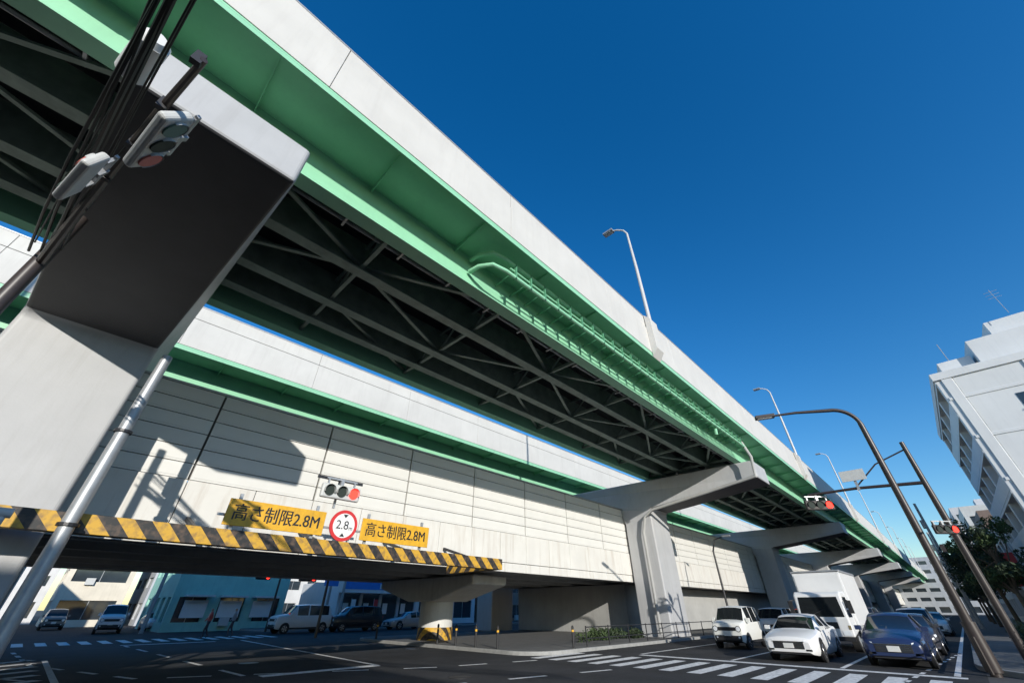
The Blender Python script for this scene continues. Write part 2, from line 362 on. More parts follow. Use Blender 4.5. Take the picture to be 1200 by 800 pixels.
# ------------------------------------------------------------------ signals
def signal(loc,yaw,lit=True,tilt=0,lenses=None,scale=1.0,housing=None,name='traffic_signal',visor=.16):
    e=empty(name,loc); e.rotation_euler=(R(tilt),0,yaw); e.scale=(scale,)*3
    H=housing or SIGH
    b=MB(); b.box(-.62,.62,-.06,.08,-.21,.21,H); b.build('housing',e,bevel=.05,seg=3)
    c=MB()
    ls=lenses or (LENSG,LENSD,REDL if lit else LENSR)
    for x,m in zip((-.39,0,.39),ls):
        c.cyl((x,-.085,0),(x,-.062,0),.15,.15,m,24)
        n=14; vs=[]
        for r_ in (.17,.16):
          for yy in (-.055,-.07-visor):
            for k in range(n+1):
                a=R(-20+220*k/n); vs.append((x+r_*math.cos(a),yy,r_*math.sin(a)))
        c.add(vs,[(k,k+1,n+2+k,n+1+k) for k in range(n)]+[(2*n+2+k,2*n+3+k,3*n+4+k,3*n+3+k) for k in range(n)],H)
    c.build('lenses_and_visors',e)
    d=MB(); d.box(-.05,.05,.0,.10,.21,.42,GALV); d.box(-.5,.5,.03,.08,.36,.41,GALV); d.box(-.45,-.4,.03,.08,.2,.36,GALV); d.box(.4,.45,.03,.08,.2,.36,GALV); d.build('bracket',e)
    return e
UL=(LENSB,LENSB,REDL)
signal((5.45,12.7,4.62),0,True,visor=.1,lenses=UL)
q=MB(); q.box(5.42,5.48,12.94,13.0,4.2,5.1,GALV); q.box(4.7,6.2,12.86,12.9,4.98,5.06,DARK); q.build('signal_bracket',bpy.data.objects['height_limit_gantry'])
s=empty('signal_mast'); q=MB()
q.tube([(-2.35,9.6,0),(-2.35,9.6,6),(-2.35,9.6,8.0)],[.13,.11,.10],BROWN,14)
q.tube([(-2.33,9.6,6.75),(-1.9,7.4,6.85),(-1.4,5.0,6.9),(-1.15,3.9,6.9)],[.07,.06,.05,.04],BROWN,10)
q.tube([(-2.33,9.6,7.4),(-1.9,7.4,7.05),(-1.6,6.0,6.9)],.03,BROWN,8)
for k in range(6):
    t=3.9+k*.9; q.box(-1.2-(t-3.9)*.2-.05,-1.2-(t-3.9)*.2+.05,t,t+.08,6.8,7.0,DARK)
q.build('pole_and_arm',s,smooth=True)
signal((-1.18,4.85,6.3),R(101),False,tilt=30,visor=.02,scale=.88); signal((-1.78,6.1,6.25),R(-76),False,tilt=-14,visor=.02,scale=.8)
s=empty('overhead_cables'); q=MB()
for k in range(9):
    dx=random.uniform(-.22,.22); dz=random.uniform(-.1,.35); pts=[]
    for i in range(15):
        u=i/14; y=9.6-u*22; pts.append((-2.3+u*3.2+dx*(1-.4*math.sin(u*9+k)),y,7.0+dz+.3*u-.5*math.sin(math.pi*u)+.05*math.sin(u*15+k)))
    q.tube(pts,random.choice((.012,.02,.03)),BLK,6)
q.build('cables',s)
s=empty('cable_closure'); q=MB(); q.cyl((-1.95,5.3,7.6),(-1.8,4.65,7.62),.17,.17,WHT,18); q.cyl((-1.97,5.38,7.6),(-1.95,5.3,7.6),.10,.17,WHT,18); q.cyl((-1.8,4.65,7.62),(-1.78,4.57,7.62),.17,.1,WHT,18); q.build('case',s,smooth=True)
# ------------------------------------------------------------------ right lamp
def bigl():
    X,Y=20.3,.1
    s=empty('street_lamp'); q=MB()
    ax,ay=(-.36,.93); a=Vector((ax,ay,0))
    pts=[Vector((X,Y,0)),Vector((X,Y,1.4)),Vector((X,Y,5)),Vector((X,Y,7.7))]
    for k in range(1,10):
        th=R(10*k); pts.append(Vector((X,Y,7.7))+a*(.8*(1-math.cos(th)))+Vector((0,0,.75*math.sin(th))))
    pts+= [pts[-1]+a*1.2+Vector((0,0,.1)),pts[-1]+a*2.1+Vector((0,0,.1))]
    rs=[.13,.125,.11,.09]+[.075]*9+[.055,.04]
    q.tube(pts,rs,BROWN,14); q.cyl((X,Y,.1),(X,Y,1.3),.19,.17,BROWN,14); q.build('pole',s,smooth=True)
    h=MB(); h.box(-.12,.62,-.15,.15,-.06,.07,BROWN); h.box(.0,.55,-.11,.11,-.085,-.062,HEADL); o=h.build('lantern',s,bevel=.05); o.location=pts[-1]; o.rotation_euler=(0,0,math.atan2(ay,ax))
bigl()
s=empty('signal_pole'); q=MB(); X,Y=23.6,-.85
q.tube([(X,Y,0),(X,Y,5),(X,Y,7.6)],[.12,.11,.08],BROWN,14)
q.tube([(X,Y,5.9),(X,Y+2.2,6.05),(X,Y+4.1,6.05)],[.07,.06,.05],BROWN,10); q.tube([(X,Y,7.3),(X,Y+1.2,6.9),(X,Y+2.2,6.1)],.03,BROWN,8)
q.build('pole_and_arm',s,smooth=True)
HB=mat('brown_signal_housing',(.03,.026,.024),.6,var=.15)
signal((X-.1,Y+3.8,5.55),R(-50),True,housing=HB,visor=.05,lenses=UL)
s=empty('traffic_sign'); q=MB(); q.box(X-.12,X-.09,Y+1.7,Y+2.6,6.35,6.8,SIGH); q.box(X-.08,X-.03,Y+2.1,Y+2.2,5.95,6.8,GALV); q.build('panel',s)
e2=signal((18.9,-.55,3.65),R(-45),True,housing=HB,scale=.62,name='pedestrian_signal',visor=.05,lenses=UL)
q=MB(); q.box(18.85,20.3,-.36,-.30,3.85,3.9,BROWN); q.box(18.7,19.0,-.3,-.2,3.05,3.25,BROWN); q.build('signal_bracket',bpy.data.objects['signal_pole'])
# ------------------------------------------------------------------ vehicles
SED=[(2.43,.70,.30,.60,.64,.55,''),(2.36,.80,.24,.68,.73,.62,''),(2.05,.88,.20,.75,.82,.70,''),(1.55,.9,.18,.82,.90,.72,''),(1.02,.91,.18,.90,.96,.74,'w'),(.30,.91,.18,.93,1.33,.62,''),(.22,.91,.18,.93,1.37,.62,'g'),(-.40,.91,.18,.94,1.43,.62,''),(-.48,.91,.18,.94,1.43,.62,'g'),(-1.22,.91,.18,.96,1.38,.60,''),(-1.34,.91,.18,.97,1.35,.60,'w'),(-1.92,.89,.2,1.0,1.07,.66,''),(-2.28,.85,.24,.98,1.03,.64,''),(-2.40,.80,.3,.85,.9,.6,'')]
KEI=[(1.70,.62,.34,.80,.84,.55,''),(1.66,.69,.28,.90,.95,.6,''),(1.5,.73,.24,.97,1.03,.62,''),(1.02,.74,.22,1.0,1.09,.64,'w'),(.62,.74,.22,1.02,1.58,.58,''),(.54,.74,.22,1.02,1.61,.58,'g'),(-.12,.74,.22,1.02,1.655,.58,''),(-.2,.74,.22,1.02,1.655,.58,'g'),(-.9,.74,.22,1.03,1.64,.58,''),(-.98,.74,.22,1.03,1.64,.58,'g'),(-1.42,.74,.22,1.04,1.61,.57,''),(-1.5,.73,.24,1.04,1.58,.56,'w'),(-1.66,.71,.28,1.02,1.10,.6,''),(-1.70,.66,.36,.85,.9,.55,'')]
def car(name,loc,heading,col,spec='SED',sc=(1,1,1),two_tone=None):
    e=empty(name,loc); e.rotation_euler=(0,0,heading)
    S=SED if spec=='SED' else KEI
    pm=mat('car_paint_%s'%'_'.join('%02d'%int(c*99) for c in col),col,.22,var=.02,spec=.6)
    b=MB(); secs=[]
    for x,w,zb,zt,zr,wr,tag in S:
        half=[(w*.90,zb),(w*.985,zb+.14),(w*1.0,zb+(zt-zb)*.55),(w*.985,zb+(zt-zb)*.85),(w*.95,zt),(wr,zr-.01),(wr*.55,zr+.025)]
        P=[(x,yy,z) for yy,z in half]+[(x,0,zr+.035)]+[(x,-yy,z) for yy,z in half[::-1]]
        secs.append([(p[0]*sc[0],p[1]*sc[1],p[2]*sc[2]) for p in P])
    n=len(secs[0])
    for i in range(len(secs)-1):
        tag=S[i][6]
        for k in range(n-1):
            kk=min(k,n-2-k); m=pm
            if tag=='g' and kk==4: m=CGLASS
            if tag=='w' and kk in (5,6): m=CGLASS
            b.add([secs[i][k],secs[i][k+1],secs[i+1][k+1],secs[i+1][k]],[(0,1,2,3)],m)
        b.add([secs[i][0],secs[i][-1],secs[i+1][-1],secs[i+1][0]],[(0,1,2,3)],BLKPL)
    b.add(secs[0],[tuple(range(n))],pm); b.add(secs[-1],[tuple(range(n))],pm)
    import bmesh
    o=b.build('body',e)
    bm=bmesh.new(); bm.from_mesh(o.data); bmesh.ops.remove_doubles(bm,verts=bm.verts,dist=.0005); bmesh.ops.recalc_face_normals(bm,faces=bm.faces); bm.to_mesh(o.data); bm.free()
    for p in o.data.polygons: p.use_smooth=True
    o.data.set_sharp_from_angle(angle=R(28))
    bv=o.modifiers.new('b','BEVEL'); bv.width=.02; bv.segments=2; bv.limit_method='ANGLE'; bv.angle_limit=R(28)
    L=S[0][0]*sc[0]; W=.9*sc[1] if spec=='SED' else .74*sc[1]; Z=sc[2]
    d=MB()
    if spec=='SED':
        d.box(L-.10,L+.012,-.50*sc[1],.50*sc[1],.40*Z,.60*Z,BLKPL); d.box(L-.05,L+.018,-.53*sc[1],.53*sc[1],.605*Z,.625*Z,CHROME)
        for k in range(4): d.box(L+.013,L+.02,-.46*sc[1],.46*sc[1],(.43+.045*k)*Z,(.437+.045*k)*Z,CHROME)
        d.box(L-.2,L-.03,-.62*sc[1],.62*sc[1],.24*Z,.34*Z,BLKPL)
        for sg in (-1,1):
            d.add([(L+.0,sg*.53*sc[1],.55*Z),(L+.0,sg*.53*sc[1],.66*Z),(L-.08,sg*.70*sc[1],.69*Z),(L-.34,sg*.87*sc[1],.73*Z),(L-.34,sg*.885*sc[1],.67*Z),(L-.04,sg*.75*sc[1],.56*Z)],[(0,1,2,3,4,5)],HEADL)
            d.box(L-.14,L-.0,sg*.62*sc[1]-.1,sg*.62*sc[1]+.1,.34*Z,.40*Z,BLKPL)
            d.box(-L-.005,-L+.15,sg*.62*sc[1]-.17,sg*.62*sc[1]+.17,.78*Z,.92*Z,TAILL)
            d.box(.82*sc[0],1.0*sc[0],sg*(W+.07)-.09,sg*(W+.07)+.09,.94*Z,1.07*Z,pm)
            for xx in (.98,-.42,-1.3): d.box(xx*sc[0],(xx+.012)*sc[0],sg*W-.003,sg*W+.008,.35*Z,.85*Z,BLKPL)
        d.box(L+.02,L+.03,-.17,.17,.42*Z,.57*Z,PLATE)
        wx=(1.48*sc[0],-1.35*sc[0]); wr_=.33
    else:
        d.box(L-.06,L+.012,-.40*sc[1],.40*sc[1],.70*Z,.84*Z,BLKPL); d.box(L-.08,L+.02,-.60*sc[1],.60*sc[1],.34*Z,.52*Z,BLKPL)
        for sg in (-1,1):
            d.cyl((L-.1,sg*.52*sc[1],.77*Z),(L+.02,sg*.52*sc[1],.77*Z),.105,.10,HEADL,20); d.cyl((L-.1,sg*.52*sc[1],.77*Z),(L+.012,sg*.52*sc[1],.77*Z),.13,.125,BLKPL,20)
            d.cyl((L-.05,sg*.5*sc[1],.45*Z),(L+.026,sg*.5*sc[1],.45*Z),.045,.045,HEADL,12)
            d.box(-L-.01,-L+.15,sg*.60*sc[1]-.05,sg*.60*sc[1]+.06,.75*Z,1.0*Z,TAILL)
            d.box(.78*sc[0],.95*sc[0],sg*(W+.07)-.08,sg*(W+.07)+.08,1.02*Z,1.19*Z,pm)
            d.box(-L+.3,L-.4,sg*(W+.004)-.012,sg*(W+.004)+.012,.24*Z,.34*Z,BLKPL)
        d.box(L+.021,L+.03,-.165,.165,.50*Z,.50*Z+.16,PLATE)
        wx=(1.14*sc[0],-1.15*sc[0]); wr_=.30 if sc[0]<1.2 else .33
    d.build('lamps_and_trim',e,bevel=.006,seg=1)
    wm=MB()
    for x in wx:
        for sg in (-1,1):
            y=W*sg
            wm.cyl((x,y*.90,wr_+.02),(x,y*1.003,wr_+.02),wr_+.055,wr_+.055,BLKPL,28)
            wm.cyl((x,y*.8,wr_),(x,y+sg*.014,wr_),wr_,wr_-.01,TYRE,28)
            wm.cyl((x,y,wr_),(x,y+sg*.020,wr_),wr_*.66,wr_*.62,RIM,24)
            for k in range(5):
                a=R(36+72*k); M=Matrix.Translation((x,y+sg*.022,wr_))@Matrix.Rotation(a,4,'Y'); wm.box(wr_*.25,wr_*.58,-.004,.004,-.045,.045,BLKPL,M)
            wm.cyl((x,y,wr_),(x,y+sg*.028,wr_),.05,.05,CHROME,12)
    wm.build('wheels',e,smooth=True)
    return e
PI=math.pi
car('white_sedan',(22.9,5.3,.006),PI,(.75,.75,.74),'SED')
car('compact_car',(26.6,9.0,.006),PI,(.72,.72,.68),'KEI',(1.03,1.05,1.05))
car('minivan',(34.2,9.1,.006),PI,(.62,.62,.62),'KEI',(1.3,1.15,1.02))
car('blue_sedan',(23.1,2.25,.006),PI,(.02,.035,.10),'SED',(.95,.98,1.04))
car('dark_sedan',(29.6,2.2,.006),PI,(.05,.05,.06),'SED')
car('compact_car',(36,2.3,.006),PI,(.4,.4,.42),'KEI',(1.2,1.1,1))
car('minivan',(43,5.5,.006),PI,(.1,.1,.12),'KEI',(1.3,1.15,1.05)); car('compact_car',(42,9.1,.006),PI,(.55,.1,.08),'KEI')
car('white_sedan',(50,2.2,.006),PI,(.6,.6,.6),'SED'); car('white_sedan',(51,5.3,.006),PI,(.5,.5,.52),'SED')
car('white_van',(16.8,41.0,.006),PI+.05,(.7,.7,.69),'KEI',(1.38,1.15,1.17)); car('dark_van',(21.5,40.5,.006),PI,(.03,.03,.035),'KEI',(1.38,1.15,1.12))
car('white_van',(5.6,52,.006),R(-95),(.65,.65,.65),'KEI',(1.38,1.15,1.17)); car('white_sedan',(9.3,56,.006),R(-90),(.5,.5,.5),'SED'); car('grey_car',(2.6,64,.006),R(-90),(.2,.2,.2),'KEI',(1.1,1.1,1))
car('silver_car',(27.5,41,.006),PI,(.4,.4,.4),'SED')
def truck(loc,heading):
    e=empty('box_truck',loc); e.rotation_euler=(0,0,heading); TP=mat('truck_paint',(.72,.72,.71),.3,var=.04)
    b=MB()
    prof=[(3.15,.55),(3.15,1.25),(2.98,2.2),(2.75,2.32),(1.55,2.35),(1.55,.75)]
    vs=[(x,-.98,z) for x,z in prof]+[(x,.98,z) for x,z in prof]; n=6
    b.add(vs,[tuple(range(n)),tuple(range(n,2*n))]+[(i,(i+1)%n,n+(i+1)%n,n+i) for i in range(n)],TP)
    b.build('cab',e,bevel=.07,seg=3)
    g=MB()
    def fx(z): return 3.15-(z-1.25)*.17/.95
    g.add([(fx(1.32)+.012,-.86,1.32),(fx(1.32)+.012,.86,1.32),(fx(2.1)+.012,.80,2.1),(fx(2.1)+.012,-.80,2.1)],[(0,1,2,3)],CGLASS)
    for sg in (-1,1):
        g.add([(2.88,sg*.985,1.3),(2.72,sg*.985,2.1),(1.9,sg*.985,2.1),(1.9,sg*.985,1.3)],[(0,1,2,3)],CGLASS)
        g.box(3.1,3.165,sg*.72-.14,sg*.72+.14,.62,.80,HEADL); g.box(3.1,3.16,sg*.90-.05,sg*.90+.05,.85,1.0,LENSY)
        g.beam((2.9,sg*1.0,2.0),(3.1,sg*1.2,1.95),.03,.03,BLKPL); g.box(3.02,3.1,sg*1.2-.09,sg*1.2+.09,1.45,1.95,BLKPL)
    g.box(3.1,3.175,-.5,.5,.88,1.12,BLKPL); g.box(3.12,3.18,-.95,.95,.42,.58,BLKPL); g.box(3.18,3.19,-.22,.22,.44,.56,PLATE)
    g.beam((3.16,-.5,1.34),(3.1,.1,1.6),.015,.015,BLKPL)
    g.build('glass_and_trim',e)
    c=MB(); c.box(-3.2,1.42,-1.06,1.06,.95,3.25,TP); c.build('cargo_box',e,bevel=.03)
    t=MB(); t.box(-3.2,1.42,-1.09,1.09,3.18,3.29,GALV); t.box(1.415,1.44,-1.0,1.0,1.0,3.1,WHT); t.box(-3.1,2.9,-.4,.4,.5,.9,DARK)
    for x in (2.3,-1.7):
        for sg in (-1,1):
            t.cyl((x,sg*.68,.4),(x,sg*.97,.4),.4,.4,TYRE,24); t.cyl((x,sg*.9,.4),(x,sg*.985,.4),.22,.2,GALV,20)
    t.box(-1.1,1.2,.96,1.0,.45,.85,GALV); t.box(-1.1,1.2,-1.0,-.96,.45,.85,GALV); t.build('chassis_and_wheels',e,bevel=.01,seg=1)
truck((29.6,5.0,.006),PI)
# ------------------------------------------------------------------ buildings
def building(name,x0,x1,y0,y1,h,col,floors,bay=3.2,roofbox=True,glass=None,sill=.42,wallv=.1):
    e=empty(name); wm=mat('wall_'+name+'%d'%int(col[0]*100+col[1]*10),col,.8,var=wallv,scale=.8,dirt=.3,dirtcol=tuple(c*.5 for c in col))
    g=MB(); g.box(x0+.2,x1-.2,y0+.2,y1-.2,.1,h-.2,glass or GLASS); g.build('windows',e)
    b=MB(); fh=h/floors
    for k in range(floors):
        b.box(x0,x1,y0,y1,k*fh+fh*.82,(k+1)*fh+(fh*sill if k<floors-1 else .8),wm)
    b.box(x0,x1,y0,y1,.0,fh*.22,wm)
    for (fix,a0,a1,ax) in ((y0,x0,x1,'x'),(y1,x0,x1,'x'),(x0,y0,y1,'y'),(x1,y0,y1,'y')):
        n=max(1,int((a1-a0)/bay)); st=(a1-a0)/n
        for i in range(n+1):
            p=a0+i*st; lo,hi=max(p-.55,a0+.01),min(p+.55,a1-.01)
            if ax=='x':
                yy=(fix+.012,fix+.3) if fix==y0 else (fix-.3,fix-.012); b.box(lo,hi,*yy,.05,h-.05,wm)
            else:
                xx=(fix+.012,fix+.3) if fix==x0 else (fix-.3,fix-.012); b.box(*xx,lo,hi,.06,h-.06,wm)
    b.build('walls',e)
    if roofbox:
        r=MB(); cx,cy=(x0+x1)/2,(y0+y1)/2; r.box(cx-2,cx+2,cy-2,cy+2,h+.8,h+3,wm); r.cyl((cx+3,cy,h+.8),(cx+3,cy,h+2.4),.9,.9,GALV); r.build('roof_housing',e)
    m=MB()
    for k in range(floors):
        z0=k*fh+fh*(sill if k else .22); z1=k*fh+fh*.82
        n=max(1,int((x1-x0)/bay)); st=(x1-x0)/n
        for i in range(n):
            m.box(x0+(i+.5)*st-.03,x0+(i+.5)*st+.03,y0+.14,y0+.19,z0,z1,GALV)
            if random.random()<.4: m.box(x0+(i+.3)*st,x0+(i+.3)*st+.8,y0-.35,y0-.01,z0-.3,z0+.35,SIGH)
    m.build('window_frames',e)
    return e
e=empty('apartment_building'); WM=mat('apartment_wall',(.62,.63,.63),.75,var=.05,scale=.5,dirt=.25,dirtcol=(.4,.4,.41))
b=MB(); BX0,BX1,BY=43.2,61,-6.4
b.box(BX0,BX1,-22,BY,0.1,16.6,WM); b.box(BX0-.12,BX1+.1,-22.1,BY+1.1,16.6,17.2,WM)
b.box(BX0+1.5,54,-18,-8.6,17.2,19.7,WM); b.box(BX0+3,50,-16,-10.5,19.7,21.4,WM); b.box(BX0+2,BX0+5,-8.4,-6.4,17.2,18.7,WM)
for z in (3,6,9,12,15): b.box(BX0-.05,BX0-.004,-21.8,BY+.9,z-.12,z+.12,WM)
for y in (BY+.35,-10.4,-14.6,-18.8): b.box(BX0-.09,BX0-.005,y-.3,y+.3,.1,16.58,WM)
b.build('walls',e,bevel=.02,seg=1)
f=MB()
for x in (43.5,47.9,52.2,56.5,60.6): f.box(x-.3,x+.3,BY+.005,BY+1.0,.1,16.55,WM)
for k in range(1,7):
    zz=2.76*k
    f.box(BX0+.01,BX1-.2,BY+.01,BY+1.05,zz-.22,zz-.02,WM)
    if k<6: f.box(BX0+.02,BX1-.3,BY+.95,BY+1.04,zz,zz+1.0,WM)
f.build('balcony_frames',e,bevel=.02)
w=MB()
for k in range(6):
    for x in (44.1,46.0,48.5,50.3,52.8,54.7,57.1,58.9):
        w.box(x,x+1.5,BY+.004,BY+.05,2.76*k+.3,2.76*k+2.3,GLASS); w.box(x+.72,x+.77,BY+.05,BY+.08,2.76*k+.3,2.76*k+2.3,GALV)
for z in (1.3,4.3,7.3,10.3,13.3):
    for y in (-9.6,-12.8,-13.9,-17.6): 
        w.box(BX0-.03,BX0-.004,y,y+.9,z,z+1.1,GLASS); w.box(BX0-.10,BX0-.005,y-.08,y+.98,z-.1,z-.02,GALV)
w.build('windows',e)
a=MB(); a.cyl((45.6,-12,21.4),(45.6,-12,23.8),.02,.02,GALV,6)
for z in (23,23.3,23.6): a.beam((45.6,-12.4,z),(45.6,-11.6,z),.02,.02,GALV)
a.cyl((45.4,-7.2,18.7),(45.4,-7.2,20.4),.03,.03,GALV,6); a.build('aerial',e)
building('shop_building',64,76,-18,-5.5,8.3,(.55,.54,.52),2)
building('brown_building',78,92,-18,-5.8,11,(.22,.16,.13),3)
building('white_building',95,110,-18,-5.5,14,(.6,.6,.58),4)
building('grey_building',112,128,-20,-6,10,(.35,.36,.38),3)
building('white_building',131,150,-20,-6,19,(.55,.55,.56),6)
building('beige_building',153,200,-22,-6,13,(.5,.45,.38),4)
building('grey_building',-60,-30,-28,-13,11,(.4,.4,.42),3); building('beige_building',-28,-8,-28,-13,10.5,(.5,.45,.38),3); building('white_building',20,27,-30,-18,7,(.5,.5,.5),2)  # first two: unseen row behind the camera, added to shade the foreground road
for x,y,z,c in ((64.5,-4.7,5,RED),(79,-4.9,6,WHT),(96,-4.6,7,mat('sign_orange',(.6,.2,.03),.5))):
    s=empty('shop_sign'); q=MB(); q.box(x,x+.2,y-.75,y+.4,z-1.6,z+1.2,c); q.box(x+.05,x+.15,y-.8,y-.76,z-1.4,z+1,GALV); q.build('board',s)
# far side street
CONV=mat('store_white',(.72,.74,.76),.5,var=.05)
BLU=mat('store_blue',(.04,.22,.65),.4)
building('green_building',8.8,18.4,50,62,6.2,(.30,.58,.50),2,bay=2.4)
q=MB(); 
for x in (9.6,12.4,15.2): q.box(x,x+2.2,48.9,49.95,2.55,2.7,mat('awning',(.6,.62,.6),.6)); q.box(x+.2,x+2.0,49.75,49.96,1.0,2.3,WHT)
q.box(9.2,18,49.8,49.99,5.6,6.4,WHT)
q.build('shopfront',bpy.data.objects['green_building'])
building('white_building',-20,-6.5,48,62,9,(.62,.62,.6),3)
building('beige_building',2,8,72,84,9,(.65,.6,.5),3); building('apartment_building',-8,1.5,90,100,15,(.6,.6,.6),5,bay=2.4)
building('grey_building',10,22,72,84,11,(.45,.47,.5),4)
e=building('showroom',35,43.5,49,60,6.5,(.7,.72,.74),2); q=MB(); q.box(35.4,38.6,48.7,48.95,2.4,5.6,WHT); q.box(35.6,38.4,48.66,48.69,3.4,5.3,BLU); q.box(39.2,43.2,48.7,48.95,4.9,5.8,WHT); q.build('banner',e)
building('brown_building',45,58,50,62,8,(.25,.2,.17),3); building('beige_building',60,80,50,62,9,(.4,.37,.32),3)
building('beige_building',24,38,78,92,12,(.55,.55,.54),4)
e=empty('convenience_store'); b=MB(); b.box(23,33,48,58,.14,4.2,CONV); b.build('walls',e,bevel=.02)
b=MB()
b.box(22.8,33.2,46.6,47.99,3.1,4.4,WHT); b.box(22.79,33.21,46.58,46.595,3.42,4.12,BLU); b.box(27,29,46.55,46.578,3.5,4.0,WHT)
for x in (23.5,25.9,28.3,30.7): b.box(x,x+1.9,47.9,47.995,.4,3.0,GLASS); b.box(x+1.9,x+2.0,47.86,47.995,.4,3.1,GALV); b.box(x+.15,x+.75,47.88,47.899,1.2,2.2,WHT)
b.build('shopfront',e)
s=empty('shop_pylon_sign'); q=MB(); q.box(21.0,21.2,46,46.2,.1,6,GALV); q.box(20.4,21.8,45.98,46.22,3.6,5.2,BLU); q.box(20.6,21.6,45.96,45.975,4.1,4.8,WHT); q.build('sign',s)
for x,c in ((19.3,RED),(20.3,WHT)):
    s=empty('vending_machine'); q=MB(); q.box(x,x+.9,49,49.7,.15,1.95,c); q.box(x+.08,x+.82,48.97,48.998,1.0,1.8,GLASS); q.box(x+.1,x+.8,48.97,48.998,.35,.55,BLK); q.build('cabinet',s,bevel=.02)
s=empty('banner_flag'); q=MB()
for x in (23.6,26.2,31.6,35.0,44.2): q.cyl((x,46.0,.1),(x,46.0,2.6),.02,.02,WPOLE,6); q.box(x,x+.5,45.99,46.01,.9,2.5,WHT if int(x)%2 else RED)
q.build('flags',s)
building('office_building',240,275,-25,60,18,(.4,.42,.45),6,bay=4)
# ------------------------------------------------------------------ vegetation
def leafmass(b,c,rad,n,size,m):
    for _ in range(n):
        while True:
            p=Vector((random.uniform(-1,1),random.uniform(-1,1),random.uniform(-1,1)))
            if .25<p.length<1: break
        p=Vector((c[0]+p.x*rad[0],c[1]+p.y*rad[1],c[2]+p.z*rad[2]))
        a=Vector((random.gauss(0,1),random.gauss(0,1),random.gauss(0,1))).normalized(); d=a.orthogonal().normalized(); d.rotate(Matrix.Rotation(random.uniform(0,6),3,a)); q=a.cross(d)
        s=size*random.uniform(.6,1.3)
        b.add([p-d*s,p-q*s*.45,p+d*s,p+q*s*.45],[(0,1,2,3)],m)
def tree(x,y,h,cr,nc=18,lf=200):
    e=empty('street_tree',(x,y,0)); t=MB()
    t.tube([(0,0,0),(.05,.03,h*.25),(-.05,.05,h*.5),(.0,0,h*.8)],[.16,.13,.09,.03],BARK,10); L=MB()
    for k in range(nc):
        a=random.uniform(0,6.28); r=cr*random.uniform(.25,.9); z=h*random.uniform(.38,.95); r*=1-.5*max(0,(z/h-.7))*2
        p=(r*math.cos(a),r*math.sin(a),z); z0=h*random.uniform(.3,.6)
        t.tube([(0,0,z0),(p[0]*.5,p[1]*.5,(z0+z)/2+.1),p],[.06,.04,.015],BARK,6)
        s=cr*random.uniform(.22,.38); leafmass(L,p,(s,s,s*.7),lf,.13,random.choice((FOL,FOLD)))
    t.build('trunk_and_limbs',e,smooth=True); L.build('crown',e)
for x,y,h,cr,nc in ((46,-3.0,7.6,2.3,20),(53,-2.6,7.2,2.2,18),(60,-2.2,7,2.2,18),(70,-2,7.5,2.3,16),(84,-2,7,2.2,14),(98,-2,7,2.2,14)): tree(x,y,h,cr,nc)
def hedge(x0,x1,y0,y1,h):
    L=MB(); n=int((x1-x0)*3)+2
    for k in range(n):
        leafmass(L,(random.uniform(x0,x1),random.uniform(y0,y1),h*.5),(.5,.4,h*random.uniform(.4,.62)),150,.07,random.choice((FOL,FOLD)))
    L.build('hedge')
hedge(21.5,28.5,15.2,17.2,.65); hedge(20.6,34,-2.8,-1.3,1.2); hedge(-12,-6,13,15,1)
# ------------------------------------------------------------------ guard rails, bollards
s=empty('pedestrian_guardrail'); q=MB()
for x in range(0,9):
    q.cyl((19.5+x*2,13.75,.1),(19.5+x*2,13.75,.95),.03,.03,DARK,8)
for z in (.45,.9): q.cyl((19.5,13.75,z),(35.5,13.75,z),.022,.022,DARK,8)
q.build('rails',s)
s=empty('pedestrian_guardrail'); q=MB()
for x in range(0,12): q.cyl((19.6+x*1.6,.15,.1),(19.6+x*1.6,.15,.95),.035,.035,BROWN,8)
for z in (.4,.9): q.cyl((19.6,.15,z),(37.2,.15,z),.025,.025,BROWN,8)
q.build('rails',s)
for x,y in ((15.7,16),(15.7,17.5),(15.7,19),(15.7,20.5),(15.7,26.6),(18.5,13.8)):
    s=empty('bollard',(x,y,.14)); q=MB(); q.cyl((0,0,0),(0,0,.8),.055,.055,BLKPL,12); q.cyl((0,0,.6),(0,0,.68),.058,.058,YEL,12); q.cyl((0,0,.8),(0,0,.85),.055,.02,BLKPL,12); q.build('post',s)
def polesig(x,y,h,yaw):
    s=empty('signal_pole',(x,y,0)); q=MB(); q.tube([(0,0,0),(0,0,h)],[.1,.08],BROWN,10); q.tube([(0,0,h-.4),(math.cos(yaw)*1.5,math.sin(yaw)*1.5,h-.3)],.04,BROWN,8); q.build('pole',s)
    signal((x+math.cos(yaw)*1.5,y+math.sin(yaw)*1.5,h-.75),0,True,housing=BLKPL,lenses=UL)
polesig(14.8,33,4.2,PI); polesig(-4.5,43,5.0,0); polesig(15.6,45,4.8,PI)
s=empty('street_lamp'); q=MB(); q.tube([(37,12.9,0),(37,12.9,5.5),(37,12.6,6.3),(37,11.8,6.5)],[.09,.07,.05,.04],DARK,10); q.box(36.88,37.12,11.3,11.9,6.45,6.55,GALV); q.build('pole',s)
for x,y in ((62,-.5),(88,-.4),(118,-.4)):
    s=empty('utility_pole'); q=MB(); q.tube([(x,y,0),(x,y,11)],[.16,.11],CONC,12); q.beam((x-.8,y,10.3),(x+.8,y,10.3),.08,.08,GALV); q.cyl((x+.3,y+.1,8.6),(x+.3,y+.1,9.4),.22,.22,GALV); q.build('pole',s)
for x,y in ((-4.6,46),(-4.6,70),(7.5,49),(22.3,45.6)):
    s=empty('utility_pole'); q=MB(); q.tube([(x,y,0),(x,y,9)],[.15,.11],CONC,12); q.beam((x-.8,y,8.3),(x+.8,y,8.3),.08,.08,GALV); q.build('pole',s)
